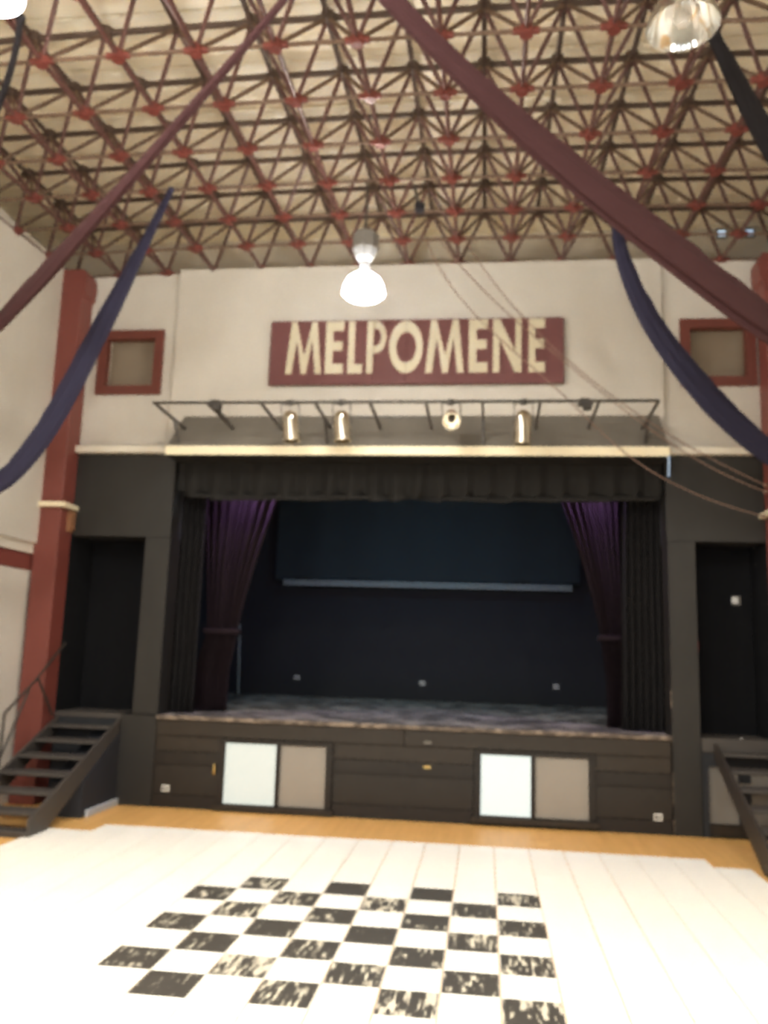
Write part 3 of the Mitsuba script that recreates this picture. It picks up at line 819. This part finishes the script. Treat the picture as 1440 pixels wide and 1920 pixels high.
def swag(name, pts, widths, material, label, seed, n=90, flat=0.42):
    r = np.random.default_rng(seed)
    p = spline(pts, n)
    s = np.linspace(0, 1, n)
    w = np.interp(s, np.linspace(0, 1, len(widths)), widths)
    t = np.gradient(p, axis=0)
    t /= np.linalg.norm(t, axis=1, keepdims=True)
    side = np.cross(t, [0, 0, 1.0])
    side /= np.linalg.norm(side, axis=1, keepdims=True)
    up = np.cross(side, t)
    ring = 40
    th = np.arange(ring) * 2 * np.pi / ring
    rough = np.interp(s, np.linspace(0, 1, 46), r.standard_normal(46))
    v = []
    for k in range(n):
        tw = 0.35 * math.sin(3 * s[k] + seed)
        a = math.cos(tw) * up[k] + math.sin(tw) * side[k]
        b = -math.sin(tw) * up[k] + math.cos(tw) * side[k]
        fold = 1 + 0.10 * np.sin(7 * th + 2.2 * s[k] + seed) + 0.05 * np.sin(11 * th - 3 * s[k]) + 0.05 * rough[k] * np.maximum(0, np.cos(th))
        v.append(p[k] + (w[k] / 2) * fold[:, None] * (np.cos(th)[:, None] * a + flat * np.sin(th)[:, None] * b))
    key = thing(name, label, 'drapery')
    obj('cloth', skin(np.array(v)), material, key, smooth=True)
    e0, e1 = p[0], p[-1]
    obj('knot', trimesh.creation.icosphere(2, 0.022 + 0.15 * widths[0]).apply_translation(e0), material, key, smooth=True)
    ex = XL + 0.021 if e1[0] < 0 else XR - 0.021
    obj('wall_hook', bar((ex, e1[1], e1[2]), (e1[0], e1[1], e1[2]), 0.03), IRON, key)
    return key


HUB = (-0.92, -5.0, 6.0)
swag('fabric_swag', [HUB, (-1.32, -4.71, 5.83), (-2.12, -4.17, 5.45), (-3.2, -3.42, 5.01), (-4.3, -2.70, 4.55), (-4.75, -2.41, 4.38), (-5.03, -2.23, 4.29)], [0.07, 0.10, 0.14, 0.17, 0.20, 0.16, 0.04], MAROON_CLOTH, 'narrow maroon fabric swag running from the roof centre to the left wall', 1)
swag('fabric_swag', [(-0.92, -4.98, 5.96), (-0.61, -4.80, 5.70), (0.28, -4.20, 5.13), (1.25, -3.55, 4.66), (2.12, -2.94, 4.31), (2.94, -2.38, 4.02), (3.24, -2.17, 3.93)], [0.10, 0.15, 0.24, 0.32, 0.40, 0.36, 0.05], MAROON_CLOTH, 'broad maroon fabric swag running from the roof centre to the right wall', 2)
swag('fabric_swag', [(-3.08, -2.08, 6.12), (-3.21, -2.08, 5.80), (-3.83, -2.10, 4.31), (-4.50, -2.13, 3.20), (-5.03, -2.15, 2.95)], [0.06, 0.10, 0.15, 0.17, 0.175, 0.17, 0.04], NAVY_CLOTH, 'navy fabric swag hanging past the left red column', 3)
swag('fabric_swag', [(1.20, -1.54, 6.12), (1.27, -1.53, 5.61), (1.82, -1.62, 4.39), (2.63, -1.28, 3.70), (3.23, -1.00, 3.40)], [0.09, 0.14, 0.19, 0.24, 0.21, 0.05], NAVY_CLOTH, 'navy fabric swag hanging past the right window', 5)
swag('fabric_swag', [(1.45, -4.08, 5.98), (1.58, -4.01, 5.75), (1.86, -3.88, 5.27), (2.6, -3.55, 4.5), (3.23, -3.22, 4.12)], [0.12, 0.16, 0.20, 0.20, 0.05], DUSK_CLOTH, 'black fabric swag behind the unlit lamp at the upper right', 6)
swag('fabric_swag', [(-3.24, -4.50, 6.0), (-3.30, -4.42, 5.85), (-3.50, -4.25, 5.52), (-4.2, -3.9, 4.7), (-5.03, -3.43, 4.13)], [0.08, 0.11, 0.12, 0.12, 0.05], DUSK_CLOTH, 'black fabric swag near the lit lamp at the upper left', 7)


def rope(pts, label):
    key = thing('rope', label, 'rope', 'brown ropes to the right column')
    obj('strand', tube(spline(pts, 60), 0.006, 8), ROPE, key, smooth=True)
    obj('knot', trimesh.creation.icosphere(1, 0.022).apply_translation(pts[-1]), ROPE, key, smooth=True)


rope([(-0.69, -0.72, 6.24), (-0.16, -0.66, 5.40), (0.82, -0.54, 4.49), (1.47, -0.46, 3.88), (1.88, -0.41, 3.62), (2.85, -0.32, 3.27)], 'brown rope slung lowest of three from the roof to the right column')
rope([(-0.55, -0.72, 6.24), (0.14, -0.65, 5.46), (0.90, -0.55, 4.80), (2.03, -0.42, 3.94), (2.88, -0.32, 3.53)], 'brown rope slung in the middle of three from the roof to the right column')
rope([(-0.27, -0.70, 6.24), (0.30, -0.63, 5.44), (1.38, -0.50, 4.46), (2.13, -0.42, 3.97), (2.88, -0.32, 3.60)], 'brown rope slung uppermost of three from the roof to the right column')

# =================================================================== painted chessboard
cb = thing('chessboard', 'giant worn black and white chequered board painted on the white floor boards', 'chessboard')
CX, CY, SQ, SQY, RB = -0.8392, -3.9439, 0.31381, 0.33104, -0.00198
dsq = mikit.ply(bx(-SQ / 2 + 0.008, SQ / 2 - 0.008, -SQY / 2 + 0.009, SQY / 2 - 0.009, 0.0, 0.0025, 0.0008), DARK_SQ)
lsq = mikit.ply(bx(-SQ / 2 + 0.004, SQ / 2 - 0.004, -SQY / 2 + 0.004, SQY / 2 - 0.004, 0.0, 0.0018, 0.0006), LIGHT_SQ)
for r in range(7):
    for j in range(8):
        a, b = (j - 3.5) * SQ, -(r - 3.5) * SQY
        x, y = CX + a * math.cos(RB) - b * math.sin(RB), CY + a * math.sin(RB) + b * math.cos(RB)
        dark = (r + j) % 2 == 1
        obj('dark_square' if dark else 'light_square', dsq if dark else lsq, None, cb, to_world=T().translate([x, y, 0.0142]).rotate([0, 0, 1], math.degrees(RB)))
